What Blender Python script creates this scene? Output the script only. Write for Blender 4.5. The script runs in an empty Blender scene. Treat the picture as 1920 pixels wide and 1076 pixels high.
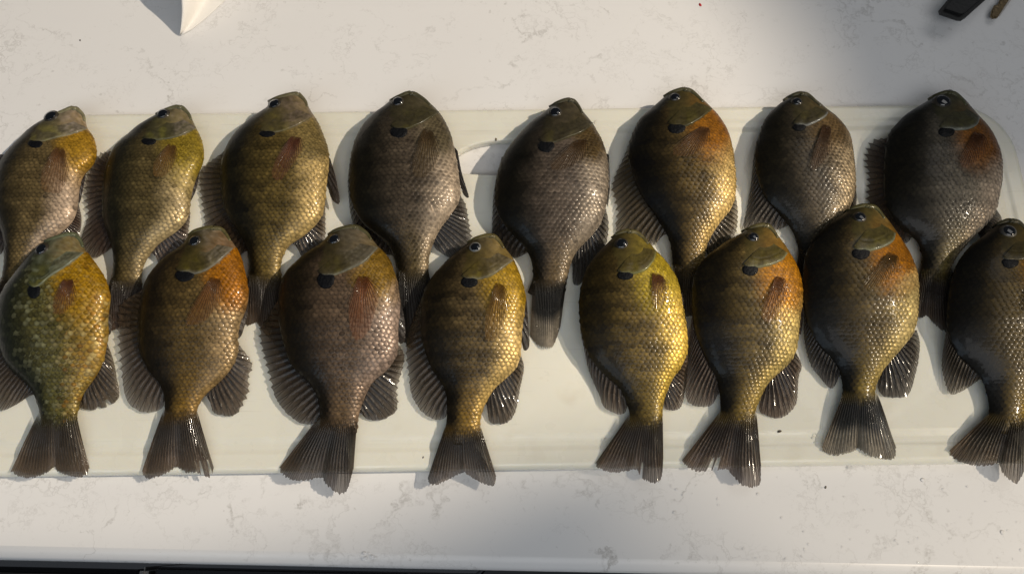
import bpy, bmesh, math, random
from mathutils import Vector, noise
from mathutils.bvhtree import BVHTree
random.seed(7)
R = math.radians
S = bpy.context.scene
COL = S.collection

# ---------------------------------------------------------------- camera
ZB = 0.008                       # top of the cutting board above the worktop
TILT = R(18.0); F = 1450.0; DEPTH = 0.586
FWD = Vector((0, math.sin(TILT), -math.cos(TILT))); UP = Vector((0, math.cos(TILT), math.sin(TILT))); RIGHT = Vector((1, 0, 0))
CAM = Vector((0, 0, ZB)) - FWD * DEPTH
cd = bpy.data.cameras.new('camera'); cam = bpy.data.objects.new('camera', cd); COL.objects.link(cam)
cam.location = CAM; cam.rotation_euler = (TILT, 0, 0)
cd.sensor_width = 36; cd.lens = F / 1920 * 36; cd.clip_start = 0.01; cd.clip_end = 50
S.camera = cam
S.render.resolution_x = 1024; S.render.resolution_y = 573
# ---------------------------------------------------------------- world, lamps, exposure
S.view_settings.view_transform = 'Standard'; S.view_settings.look = 'None'
S.view_settings.exposure = 0; S.view_settings.gamma = 1
w = bpy.data.worlds.new('World'); S.world = w; w.use_nodes = True
w.node_tree.nodes['Background'].inputs[0].default_value = (0.80, 0.88, 1.0, 1)
w.node_tree.nodes['Background'].inputs[1].default_value = 0.05

def lamp(name, kind, loc, target, power, color, **kw):
    d = bpy.data.lights.new(name, kind); o = bpy.data.objects.new(name, d); COL.objects.link(o)
    o.location = loc; o.rotation_euler = (Vector(target) - Vector(loc)).to_track_quat('-Z', 'Y').to_euler()
    d.energy = power; d.color = color
    for k, v in kw.items(): setattr(d, k, v)
    return o
# ceiling spots to the right of the worktop (cones narrowed to imitate shadows over the far right corner and the near middle)
lamp('ceiling_spot', 'SPOT', (5.0, 0.75, 4.3), (-0.240, 0.122, 0), 1620, (1.0, 0.87, 0.70), spot_size=R(5.6), spot_blend=0.08, shadow_soft_size=0.045)
lamp('ceiling_spot', 'SPOT', (3.2, -0.75, 2.8), (0.325, -0.09, 0), 440, (1.0, 0.86, 0.67), spot_size=R(5.5), spot_blend=0.3, shadow_soft_size=0.055)
# two soft fill lamps added to raise the ambient level, and a cool window behind the viewer's left shoulder
lamp('soft_fill', 'AREA', (0.15, -1.45, 2.1), (0.0, 0.0, 0), 17.5, (0.97, 0.98, 1.0), shape='RECTANGLE', size=2.2, size_y=1.2, specular_factor=0.05)
lamp('soft_fill', 'AREA', (1.3, 1.1, 2.4), (0.0, 0.1, 0), 6.5, (1.0, 0.98, 0.96), shape='RECTANGLE', size=1.6, size_y=1.2, specular_factor=0.3)
lamp('window_light', 'AREA', (-1.6, -1.6, 1.5), (-0.3, -0.2, 0), 7, (0.66, 0.83, 1.0), shape='RECTANGLE', size=1.0, size_y=1.2, specular_factor=0.04)

# ---------------------------------------------------------------- helpers
def world(px, py, z):
    d = FWD + RIGHT * ((px - 960) / F) + UP * ((538 - py) / F)
    return CAM + d * ((z - CAM.z) / d.z)
def pixel(p):
    q = p - CAM; dz = q.dot(FWD)
    return 960 + F * q.dot(RIGHT) / dz, 538 - F * q.dot(UP) / dz
def sm(a, b, x):
    t = min(1, max(0, (x - a) / (b - a))) if a != b else float(x >= a)
    return t * t * (3 - 2 * t)
def lerp(a, b, t): return a + (b - a) * t
def mixc(a, b, t): return tuple(a[i] + (b[i] - a[i]) * t for i in range(3))
def interp(tab, x):
    if x <= tab[0][0]: return tab[0][1]
    for i in range(len(tab) - 1):
        a, b = tab[i], tab[i + 1]
        if x <= b[0]: return a[1] + (b[1] - a[1]) * (x - a[0]) / (b[0] - a[0])
    return tab[-1][1]
def pchip(xs, ys):
    n = len(xs); d = [(ys[i + 1] - ys[i]) / (xs[i + 1] - xs[i]) for i in range(n - 1)]
    m = [d[0]] + [(d[i - 1] + d[i]) / 2 for i in range(1, n - 1)] + [d[-1]]
    def f(x):
        if x <= xs[0]: return ys[0] + m[0] * (x - xs[0]) * 0
        if x >= xs[-1]: return ys[-1]
        i = max(k for k in range(n - 1) if xs[k] <= x); h = xs[i + 1] - xs[i]; t = (x - xs[i]) / h
        return ((2*t**3 - 3*t*t + 1) * ys[i] + (t**3 - 2*t*t + t) * h * m[i] + (-2*t**3 + 3*t*t) * ys[i + 1] + (t**3 - t*t) * h * m[i + 1])
    return f
def smooth_line(pts, n):
    """Catmull-Rom through pts, n samples evenly by length"""
    P = [Vector(p) for p in pts]
    if len(P) == 2: dense = [P[0].lerp(P[1], i / 20) for i in range(21)]
    else:
        dense = []
        for i in range(len(P) - 1):
            a = P[i - 1] if i else P[0] * 2 - P[1]; b, c = P[i], P[i + 1]; d = P[i + 2] if i + 2 < len(P) else P[-1] * 2 - P[-2]
            for k in range(10):
                t = k / 10
                dense.append(0.5 * ((2 * b) + (c - a) * t + (2*a - 5*b + 4*c - d) * t*t + (3*b - a - 3*c + d) * t**3))
        dense.append(P[-1])
    acc = [0]
    for i in range(1, len(dense)): acc.append(acc[-1] + (dense[i] - dense[i - 1]).length)
    out = []; j = 0
    for k in range(n):
        s = acc[-1] * k / (n - 1)
        while j < len(acc) - 2 and acc[j + 1] < s: j += 1
        h = acc[j + 1] - acc[j]
        out.append(dense[j].lerp(dense[j + 1], (s - acc[j]) / h if h else 0))
    return out
def inside(poly, x, y):
    r = False; j = len(poly) - 1
    for i in range(len(poly)):
        xi, yi = poly[i]; xj, yj = poly[j]
        if (yi > y) != (yj > y) and x < (xj - xi) * (y - yi) / (yj - yi) + xi: r = not r
        j = i
    return r
def mesh_obj(name, vs, fs, mat, parent=None, cols=None, smooth=True, org=None, kind=None):
    me = bpy.data.meshes.new(name)
    o3 = org or Vector((0, 0, 0))
    me.from_pydata([tuple(Vector(v) - o3) for v in vs], [], fs)
    if smooth: me.polygons.foreach_set('use_smooth', [True] * len(me.polygons))
    if cols:
        a = me.color_attributes.new('Col', 'FLOAT_COLOR', 'POINT')
        flat = []
        for c in cols: flat.extend(c if len(c) == 4 else (*c, 1.0))
        a.data.foreach_set('color', flat)
    me.materials.append(mat); me.update()
    o = bpy.data.objects.new(name, me); COL.objects.link(o)
    if parent: o.parent = parent
    elif org: o.location = org
    if kind: o['kind'] = kind
    return o
def tag(o, label, cat, group=None):
    o['label'] = label; o['category'] = cat
    if group: o['group'] = group
    return o
def empty(name, loc):
    o = bpy.data.objects.new(name, None); COL.objects.link(o); o.location = loc; o.empty_display_size = 0.02
    return o

# ---------------------------------------------------------------- materials
def new_mat(name):
    m = bpy.data.materials.new(name); m.use_nodes = True
    return m, m.node_tree, m.node_tree.nodes['Principled BSDF']
def simple(name, col, rough=0.5, metal=0.0, coat=0.0, bump=0.0, bscale=400):
    m, t, b = new_mat(name)
    b.inputs['Base Color'].default_value = (*col, 1); b.inputs['Roughness'].default_value = rough
    b.inputs['Metallic'].default_value = metal; b.inputs['Coat Weight'].default_value = coat; b.inputs['Coat Roughness'].default_value = 0.05
    if bump:
        n = t.nodes.new('ShaderNodeTexNoise'); n.inputs['Scale'].default_value = bscale; n.inputs['Detail'].default_value = 4
        co = t.nodes.new('ShaderNodeTexCoord'); t.links.new(co.outputs['Object'], n.inputs['Vector'])
        bp = t.nodes.new('ShaderNodeBump'); bp.inputs['Strength'].default_value = bump; bp.inputs['Distance'].default_value = 0.001
        t.links.new(n.outputs['Fac'], bp.inputs['Height']); t.links.new(bp.outputs['Normal'], b.inputs['Normal'])
    return m
def fish_mat(name, rough, metal, coat, coat_rough, bump, bscale, spec=0.5, metal_attr=False):
    m, t, b = new_mat(name)
    a = t.nodes.new('ShaderNodeAttribute'); a.attribute_name = 'Col'
    co = t.nodes.new('ShaderNodeTexCoord')
    n = t.nodes.new('ShaderNodeTexNoise'); n.inputs['Scale'].default_value = bscale; n.inputs['Detail'].default_value = 5
    t.links.new(co.outputs['Object'], n.inputs['Vector'])
    mr = t.nodes.new('ShaderNodeMapRange'); mr.inputs[1].default_value = 0.3; mr.inputs[2].default_value = 0.7; mr.inputs[3].default_value = 0.72; mr.inputs[4].default_value = 1.25
    t.links.new(n.outputs['Fac'], mr.inputs[0])
    mx = t.nodes.new('ShaderNodeVectorMath'); mx.operation = 'SCALE'
    t.links.new(a.outputs['Color'], mx.inputs[0]); t.links.new(mr.outputs[0], mx.inputs['Scale'])
    t.links.new(mx.outputs[0], b.inputs['Base Color']); t.links.new(a.outputs['Alpha'], b.inputs['Metallic' if metal_attr else 'Alpha'])
    bp = t.nodes.new('ShaderNodeBump'); bp.inputs['Strength'].default_value = bump; bp.inputs['Distance'].default_value = 0.0006
    t.links.new(n.outputs['Fac'], bp.inputs['Height']); t.links.new(bp.outputs['Normal'], b.inputs['Normal'])
    b.inputs['Roughness'].default_value = rough; b.inputs['Metallic'].default_value = metal
    b.inputs['Specular IOR Level'].default_value = spec
    b.inputs['Coat Weight'].default_value = coat; b.inputs['Coat Roughness'].default_value = coat_rough; b.inputs['Coat IOR'].default_value = 1.34
    return m
M_BODY = fish_mat('fish_skin', 0.42, 0.05, 0.28, 0.10, 0.35, 260, 0.25)
M_SCALE = fish_mat('fish_scale', 0.43, 0.0, 0.26, 0.10, 0.25, 420, 0.22, True)
M_HEAD = fish_mat('fish_head_skin', 0.42, 0.05, 0.32, 0.12, 0.6, 330, 0.25)
M_FIN = fish_mat('fin_membrane', 0.42, 0.0, 0.5, 0.07, 1.0, 420, 0.3)
M_RAY = fish_mat('fin_ray', 0.40, 0.0, 0.4, 0.10, 0.4, 600, 0.3)
M_FLAP = simple('ear_flap_black', (0.003, 0.0034, 0.0045), 0.6, 0, 0.06, 0.8, 500)
M_FLAP.node_tree.nodes['Principled BSDF'].inputs['Specular IOR Level'].default_value = 0.15
M_PUPIL = simple('pupil_black', (0.003, 0.004, 0.006), 0.12, 0, 1.0)

def quartz():
    m, t, b = new_mat('white_quartz')
    L = t.links.new; N = t.nodes.new
    co = N('ShaderNodeTexCoord')
    base = N('ShaderNodeTexNoise'); base.inputs['Scale'].default_value = 5; base.inputs['Detail'].default_value = 3
    L(co.outputs['Object'], base.inputs['Vector'])
    # warped coordinates
    wn = N('ShaderNodeTexNoise'); wn.inputs['Scale'].default_value = 16; wn.inputs['Detail'].default_value = 6; wn.inputs['Roughness'].default_value = 0.62
    L(co.outputs['Object'], wn.inputs['Vector'])
    sub = N('ShaderNodeVectorMath'); sub.operation = 'MULTIPLY_ADD'; sub.inputs[1].default_value = (0.16, 0.16, 0.16)
    L(wn.outputs['Color'], sub.inputs[0]); L(co.outputs['Object'], sub.inputs[2])
    def vein(scale, width, mscale, mlo, mhi, strength, off):
        mp = N('ShaderNodeMapping'); mp.inputs['Location'].default_value = (off, off * .7, 0); L(sub.outputs[0], mp.inputs['Vector'])
        v = N('ShaderNodeTexVoronoi'); v.feature = 'DISTANCE_TO_EDGE'; v.inputs['Scale'].default_value = scale; L(mp.outputs[0], v.inputs['Vector'])
        r = N('ShaderNodeMapRange'); r.inputs[1].default_value = 0; r.inputs[2].default_value = width; r.inputs[3].default_value = 1; r.inputs[4].default_value = 0; L(v.outputs['Distance'], r.inputs[0])
        k = N('ShaderNodeTexNoise'); k.inputs['Scale'].default_value = mscale; k.inputs['Detail'].default_value = 5; k.inputs['Roughness'].default_value = 0.65; L(mp.outputs[0], k.inputs['Vector'])
        q = N('ShaderNodeMapRange'); q.inputs[1].default_value = mlo; q.inputs[2].default_value = mhi; q.inputs[3].default_value = 0; q.inputs[4].default_value = strength; L(k.outputs['Fac'], q.inputs[0])
        x = N('ShaderNodeMath'); x.operation = 'MULTIPLY'; L(r.outputs[0], x.inputs[0]); L(q.outputs[0], x.inputs[1])
        return x
    v1 = vein(9, 0.030, 22, 0.51, 0.68, 0.62, 3.1)
    v2 = vein(23, 0.045, 30, 0.55, 0.72, 0.5, 7.7)
    v3 = vein(42, 0.07, 16, 0.50, 0.66, 0.34, 1.9)
    fl = N('ShaderNodeTexNoise'); fl.inputs['Scale'].default_value = 120; fl.inputs['Detail'].default_value = 3; L(co.outputs['Object'], fl.inputs['Vector'])
    fr = N('ShaderNodeMapRange'); fr.inputs[1].default_value = 0.69; fr.inputs[2].default_value = 0.76; fr.inputs[3].default_value = 0; fr.inputs[4].default_value = 0.35; L(fl.outputs['Fac'], fr.inputs[0])
    a1 = N('ShaderNodeMath'); a1.operation = 'MAXIMUM'; L(v1.outputs[0], a1.inputs[0]); L(v2.outputs[0], a1.inputs[1])
    a0 = N('ShaderNodeMath'); a0.operation = 'MAXIMUM'; L(a1.outputs[0], a0.inputs[0]); L(v3.outputs[0], a0.inputs[1]); a1 = a0
    a2 = N('ShaderNodeMath'); a2.operation = 'MAXIMUM'; L(a1.outputs[0], a2.inputs[0]); L(fr.outputs[0], a2.inputs[1])
    cb = N('ShaderNodeMix'); cb.data_type = 'RGBA'; cb.inputs['A'].default_value = (0.76, 0.745, 0.73, 1); cb.inputs['B'].default_value = (0.84, 0.83, 0.815, 1); L(base.outputs['Fac'], cb.inputs['Factor'])
    cm = N('ShaderNodeMix'); cm.data_type = 'RGBA'; cm.inputs['B'].default_value = (0.33, 0.31, 0.28, 1); L(a2.outputs[0], cm.inputs['Factor']); L(cb.outputs['Result'], cm.inputs['A'])
    L(cm.outputs['Result'], b.inputs['Base Color'])
    b.inputs['Roughness'].default_value = 0.32; b.inputs['Specular IOR Level'].default_value = 0.35
    return m
M_QUARTZ = quartz()
def poly_mat():
    m, t, b = new_mat('cream_polyethylene'); L = t.links.new; N = t.nodes.new
    co = N('ShaderNodeTexCoord')
    n = N('ShaderNodeTexNoise'); n.inputs['Scale'].default_value = 9; n.inputs['Detail'].default_value = 4; L(co.outputs['Object'], n.inputs['Vector'])
    mx = N('ShaderNodeMix'); mx.data_type = 'RGBA'; mx.inputs['A'].default_value = (0.75, 0.73, 0.625, 1); mx.inputs['B'].default_value = (0.81, 0.795, 0.70, 1); L(n.outputs['Fac'], mx.inputs['Factor'])
    # faint brownish stains and knife smears
    st = N('ShaderNodeTexNoise'); st.inputs['Scale'].default_value = 28; st.inputs['Detail'].default_value = 6; L(co.outputs['Object'], st.inputs['Vector'])
    sr = N('ShaderNodeMapRange'); sr.inputs[1].default_value = 0.63; sr.inputs[2].default_value = 0.82; sr.inputs[4].default_value = 0.35; L(st.outputs['Fac'], sr.inputs[0])
    m2 = N('ShaderNodeMix'); m2.data_type = 'RGBA'; m2.inputs['B'].default_value = (0.52, 0.45, 0.32, 1); L(sr.outputs[0], m2.inputs['Factor']); L(mx.outputs['Result'], m2.inputs['A'])
    mp = N('ShaderNodeMapping'); mp.inputs['Rotation'].default_value = (0, 0, R(63)); mp.inputs['Scale'].default_value = (14, 420, 1); L(co.outputs['Object'], mp.inputs['Vector'])
    kn = N('ShaderNodeTexNoise'); kn.inputs['Scale'].default_value = 1.0; kn.inputs['Detail'].default_value = 2; L(mp.outputs[0], kn.inputs['Vector'])
    kr_ = N('ShaderNodeMapRange'); kr_.inputs[1].default_value = 0.66; kr_.inputs[2].default_value = 0.74; kr_.inputs[4].default_value = 0.22; L(kn.outputs['Fac'], kr_.inputs[0])
    m3 = N('ShaderNodeMix'); m3.data_type = 'RGBA'; m3.inputs['B'].default_value = (0.50, 0.46, 0.37, 1); L(kr_.outputs[0], m3.inputs['Factor']); L(m2.outputs['Result'], m3.inputs['A'])
    L(m3.outputs['Result'], b.inputs['Base Color'])
    sc = N('ShaderNodeTexNoise'); sc.inputs['Scale'].default_value = 55; sc.inputs['Detail'].default_value = 5; L(co.outputs['Object'], sc.inputs['Vector'])
    rr = N('ShaderNodeMapRange'); rr.inputs[1].default_value = 0.35; rr.inputs[2].default_value = 0.65; rr.inputs[3].default_value = 0.22; rr.inputs[4].default_value = 0.45; L(sc.outputs['Fac'], rr.inputs[0])
    wf = N('ShaderNodeTexNoise'); wf.inputs['Scale'].default_value = 13; wf.inputs['Detail'].default_value = 3; L(co.outputs['Object'], wf.inputs['Vector'])
    wr = N('ShaderNodeMapRange'); wr.inputs[1].default_value = 0.47; wr.inputs[2].default_value = 0.50; L(wf.outputs['Fac'], wr.inputs[0])
    L(wr.outputs[0], b.inputs['Coat Weight']); b.inputs['Coat Roughness'].default_value = 0.03; b.inputs['Coat IOR'].default_value = 1.33
    wb = N('ShaderNodeBump'); wb.inputs['Strength'].default_value = 0.3; wb.inputs['Distance'].default_value = 0.0012; L(wr.outputs[0], wb.inputs['Height']); L(wb.outputs['Normal'], b.inputs['Coat Normal'])
    L(rr.outputs[0], b.inputs['Roughness'])
    bp = N('ShaderNodeBump'); bp.inputs['Strength'].default_value = 0.25; bp.inputs['Distance'].default_value = 0.0008; L(sc.outputs['Fac'], bp.inputs['Height']); L(bp.outputs['Normal'], b.inputs['Normal'])
    b.inputs['Subsurface Weight'].default_value = 0.25; b.inputs['Subsurface Radius'].default_value = (0.006, 0.005, 0.003); b.inputs['Subsurface Scale'].default_value = 1.0
    b.inputs['Specular IOR Level'].default_value = 0.4
    return m
M_BOARD = poly_mat()

# ---------------------------------------------------------------- worktop
def rotated_frame(pa, pb, z):
    a, b = world(*pa, z), world(*pb, z)
    ex = (b - a).normalized(); ey = Vector((-ex.y, ex.x, 0))
    return a, b, ex, ey
a, b, ex, ey = rotated_frame((0, 1022), (1920, 1062), 0.0)
mid = (a + b) / 2
# profile across the front edge (distance behind the edge line, height); polished eased edge
prof = [(1.3, 0.0)] + [(0.05, 0.0), (0.0, 0.0), (-0.0030, -0.0006), (-0.0072, -0.0026), (-0.0092, -0.0058), (-0.0098, -0.010), (-0.0098, -0.032), (1.3, -0.032)]
vs, fs = [], []
for x in (-1.6, 1.6):
    for d, z in prof: vs.append(mid + ex * x + ey * d + Vector((0, 0, z)))
n = len(prof)
for i in range(n): fs.append((i, (i + 1) % n, n + (i + 1) % n, n + i))
fs += [tuple(reversed(range(n))), tuple(range(n, 2 * n))]
wt = mesh_obj('worktop', vs, fs, M_QUARTZ, smooth=False); wt['kind'] = 'structure'
for p in wt.data.polygons: p.use_smooth = 2 <= p.index <= 6

# what shows below the worktop's front edge: dark appliance front, steel trim, drawer front
M_BLACK = simple('black_appliance', (0.012, 0.013, 0.015), 0.25, 0, 0.3)
M_STEEL = simple('brushed_steel', (0.55, 0.53, 0.50), 0.3, 1.0)
M_GREY = simple('grey_brown_panel', (0.07, 0.062, 0.055), 0.4)
def slab(name, x0, x1, d0, d1, z0, z1, mat, parent=None, bev=0.002):
    bm = bmesh.new(); bmesh.ops.create_cube(bm, size=1)
    for v in bm.verts:
        q = Vector((lerp(x0, x1, v.co.x + .5), lerp(d0, d1, v.co.y + .5), lerp(z0, z1, v.co.z + .5)))
        v.co = mid + ex * q.x + ey * q.y + Vector((0, 0, q.z))
    bmesh.ops.bevel(bm, geom=bm.edges[:], offset=bev, segments=2, affect='EDGES')
    me = bpy.data.meshes.new(name); bm.to_mesh(me); bm.free(); me.materials.append(mat)
    o = bpy.data.objects.new(name, me); COL.objects.link(o)
    if parent: o.parent = parent
    return o
def edge_x(px): return (world(px, 1050, -0.05) - mid).dot(ex)
ap = empty('oven_front', (0, 0, 0)); tag(ap, 'black appliance front below the worktop edge, left of the frame', 'oven')
slab('control_panel', edge_x(-700), edge_x(258), -0.075, -0.016, -0.30, -0.055, M_BLACK, ap)
slab('top_rail', edge_x(-700), edge_x(258), -0.034, -0.020, -0.053, -0.046, simple('dark_rail', (0.03, 0.031, 0.034), 0.3, 0.5), ap)
slab('trim_strip', edge_x(262), edge_x(279), -0.080, -0.014, -0.30, -0.050, M_STEEL, ap, 0.003)
dp = empty('dishwasher_front', (0, 0, 0)); tag(dp, 'black dishwasher front below the middle of the worktop edge', 'dishwasher')
slab('control_panel', edge_x(284), edge_x(897), -0.078, -0.014, -0.30, -0.058, M_BLACK, dp)
slab('door_edge', edge_x(800), edge_x(895), -0.050, -0.030, -0.056, -0.047, M_GREY, dp)
cp = empty('cabinet_front', (0, 0, 0)); tag(cp, 'grey brown drawer front under the right half of the worktop edge', 'cabinet')
slab('drawer_front', edge_x(902), edge_x(2600), -0.078, -0.014, -0.30, -0.050, M_GREY, cp)

# ---------------------------------------------------------------- cutting board
a, b, bx, by = rotated_frame((160, 212), (1800, 193), ZB)
lo1, lo2 = world(200, 890, ZB), world(1850, 868, ZB)
bx = ((b - a).normalized() + (lo2 - lo1).normalized()).normalized(); by = Vector((-bx.y, bx.x, 0))
left, right = world(3, 300, ZB), world(1919, 320, ZB)
bc = (left + right) / 2; bw = (right - left).dot(bx)
top = ((a + b) / 2 - bc).dot(by); bot = ((lo1 + lo2) / 2 - bc).dot(by)
bc = bc + by * ((top + bot) / 2); bh = top - bot
def rrect(w, h, r, n=10):
    out = []
    for cx, cy, a0 in ((1, 1, 0), (-1, 1, 90), (-1, -1, 180), (1, -1, 270)):
        for k in range(n + 1):
            t = R(a0 + 90 * k / n); out.append((cx * (w / 2 - r) + r * math.cos(t), cy * (h / 2 - r) + r * math.sin(t)))
    return out
def board():
    layers = [(0.0010, 0.0), (0, 0.0010), (0, ZB - 0.0042), (0.0005, ZB - 0.0024), (0.0016, ZB - 0.0010), (0.0032, ZB - 0.0002), (0.0048, ZB), (0.0125, ZB), (0.0145, ZB - 0.0009), (0.0165, ZB - 0.0014), (0.0195, ZB - 0.0014), (0.0225, ZB - 0.0007), (0.025, ZB)]
    bm = bmesh.new(); loops = []
    for ins, z in layers:
        r = max(0.046 - ins * 0.8, 0.01)
        loops.append([bm.verts.new((x, y, z)) for x, y in rrect(bw - 2 * ins, bh - 2 * ins, r)])
    for A, B in zip(loops, loops[1:]):
        for i in range(len(A)): bm.faces.new((A[i], A[(i + 1) % len(A)], B[(i + 1) % len(A)], B[i]))
    # handle slot: arched top, nearly straight bottom
    c = world(960, 325, ZB) - bc; sx, sy = c.dot(bx), c.dot(by)
    hp = []
    for k in range(25):
        t = math.pi * k / 24; hp.append((sx + 0.052 * math.copysign(abs(math.cos(t)) ** 0.8, math.cos(t)), sy + 0.001 + 0.0285 * math.sin(t)))
    for k in range(1, 12): hp.append((lerp(hp[24][0], hp[0][0], k / 12), sy + 0.001 - 0.002 * math.sin(math.pi * k / 12)))
    rings = []
    for off, z in ((0.0012, ZB), (0, ZB - 0.001), (0, 0.0009), (0.0008, 0.0)):
        cx = sx; cy = sy + 0.012
        rings.append([bm.verts.new((x + off * (x - cx) / 0.05, y + off * (1 if y > cy else -1), z)) for x, y in hp])
    for A, B in zip(rings, rings[1:]):
        for i in range(len(A)): bm.faces.new((A[i], B[i], B[(i + 1) % len(A)], A[(i + 1) % len(A)]))
    def fill(A, B):
        es = []
        for lp in (A, B):
            for i in range(len(lp)):
                e = bm.edges.get((lp[i], lp[(i + 1) % len(lp)])) or bm.edges.new((lp[i], lp[(i + 1) % len(lp)])); es.append(e)
        bmesh.ops.triangle_fill(bm, use_beauty=True, use_dissolve=False, edges=es)
    fill(loops[-1], rings[0]); fill(loops[0], rings[-1])
    bmesh.ops.recalc_face_normals(bm, faces=bm.faces[:])
    me = bpy.data.meshes.new('cutting_board'); bm.to_mesh(me); bm.free()
    for p in me.polygons: p.use_smooth = abs(p.normal.z) < 0.999
    me.materials.append(M_BOARD)
    o = bpy.data.objects.new('cutting_board', me); COL.objects.link(o)
    o.location = bc; o.location.z = 0.0003; o.rotation_euler = (0, 0, math.atan2(bx.y, bx.x))
    tag(o, 'long cream plastic cutting board with rounded corners, juice groove and handle slot', 'cutting board')
board()

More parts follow.
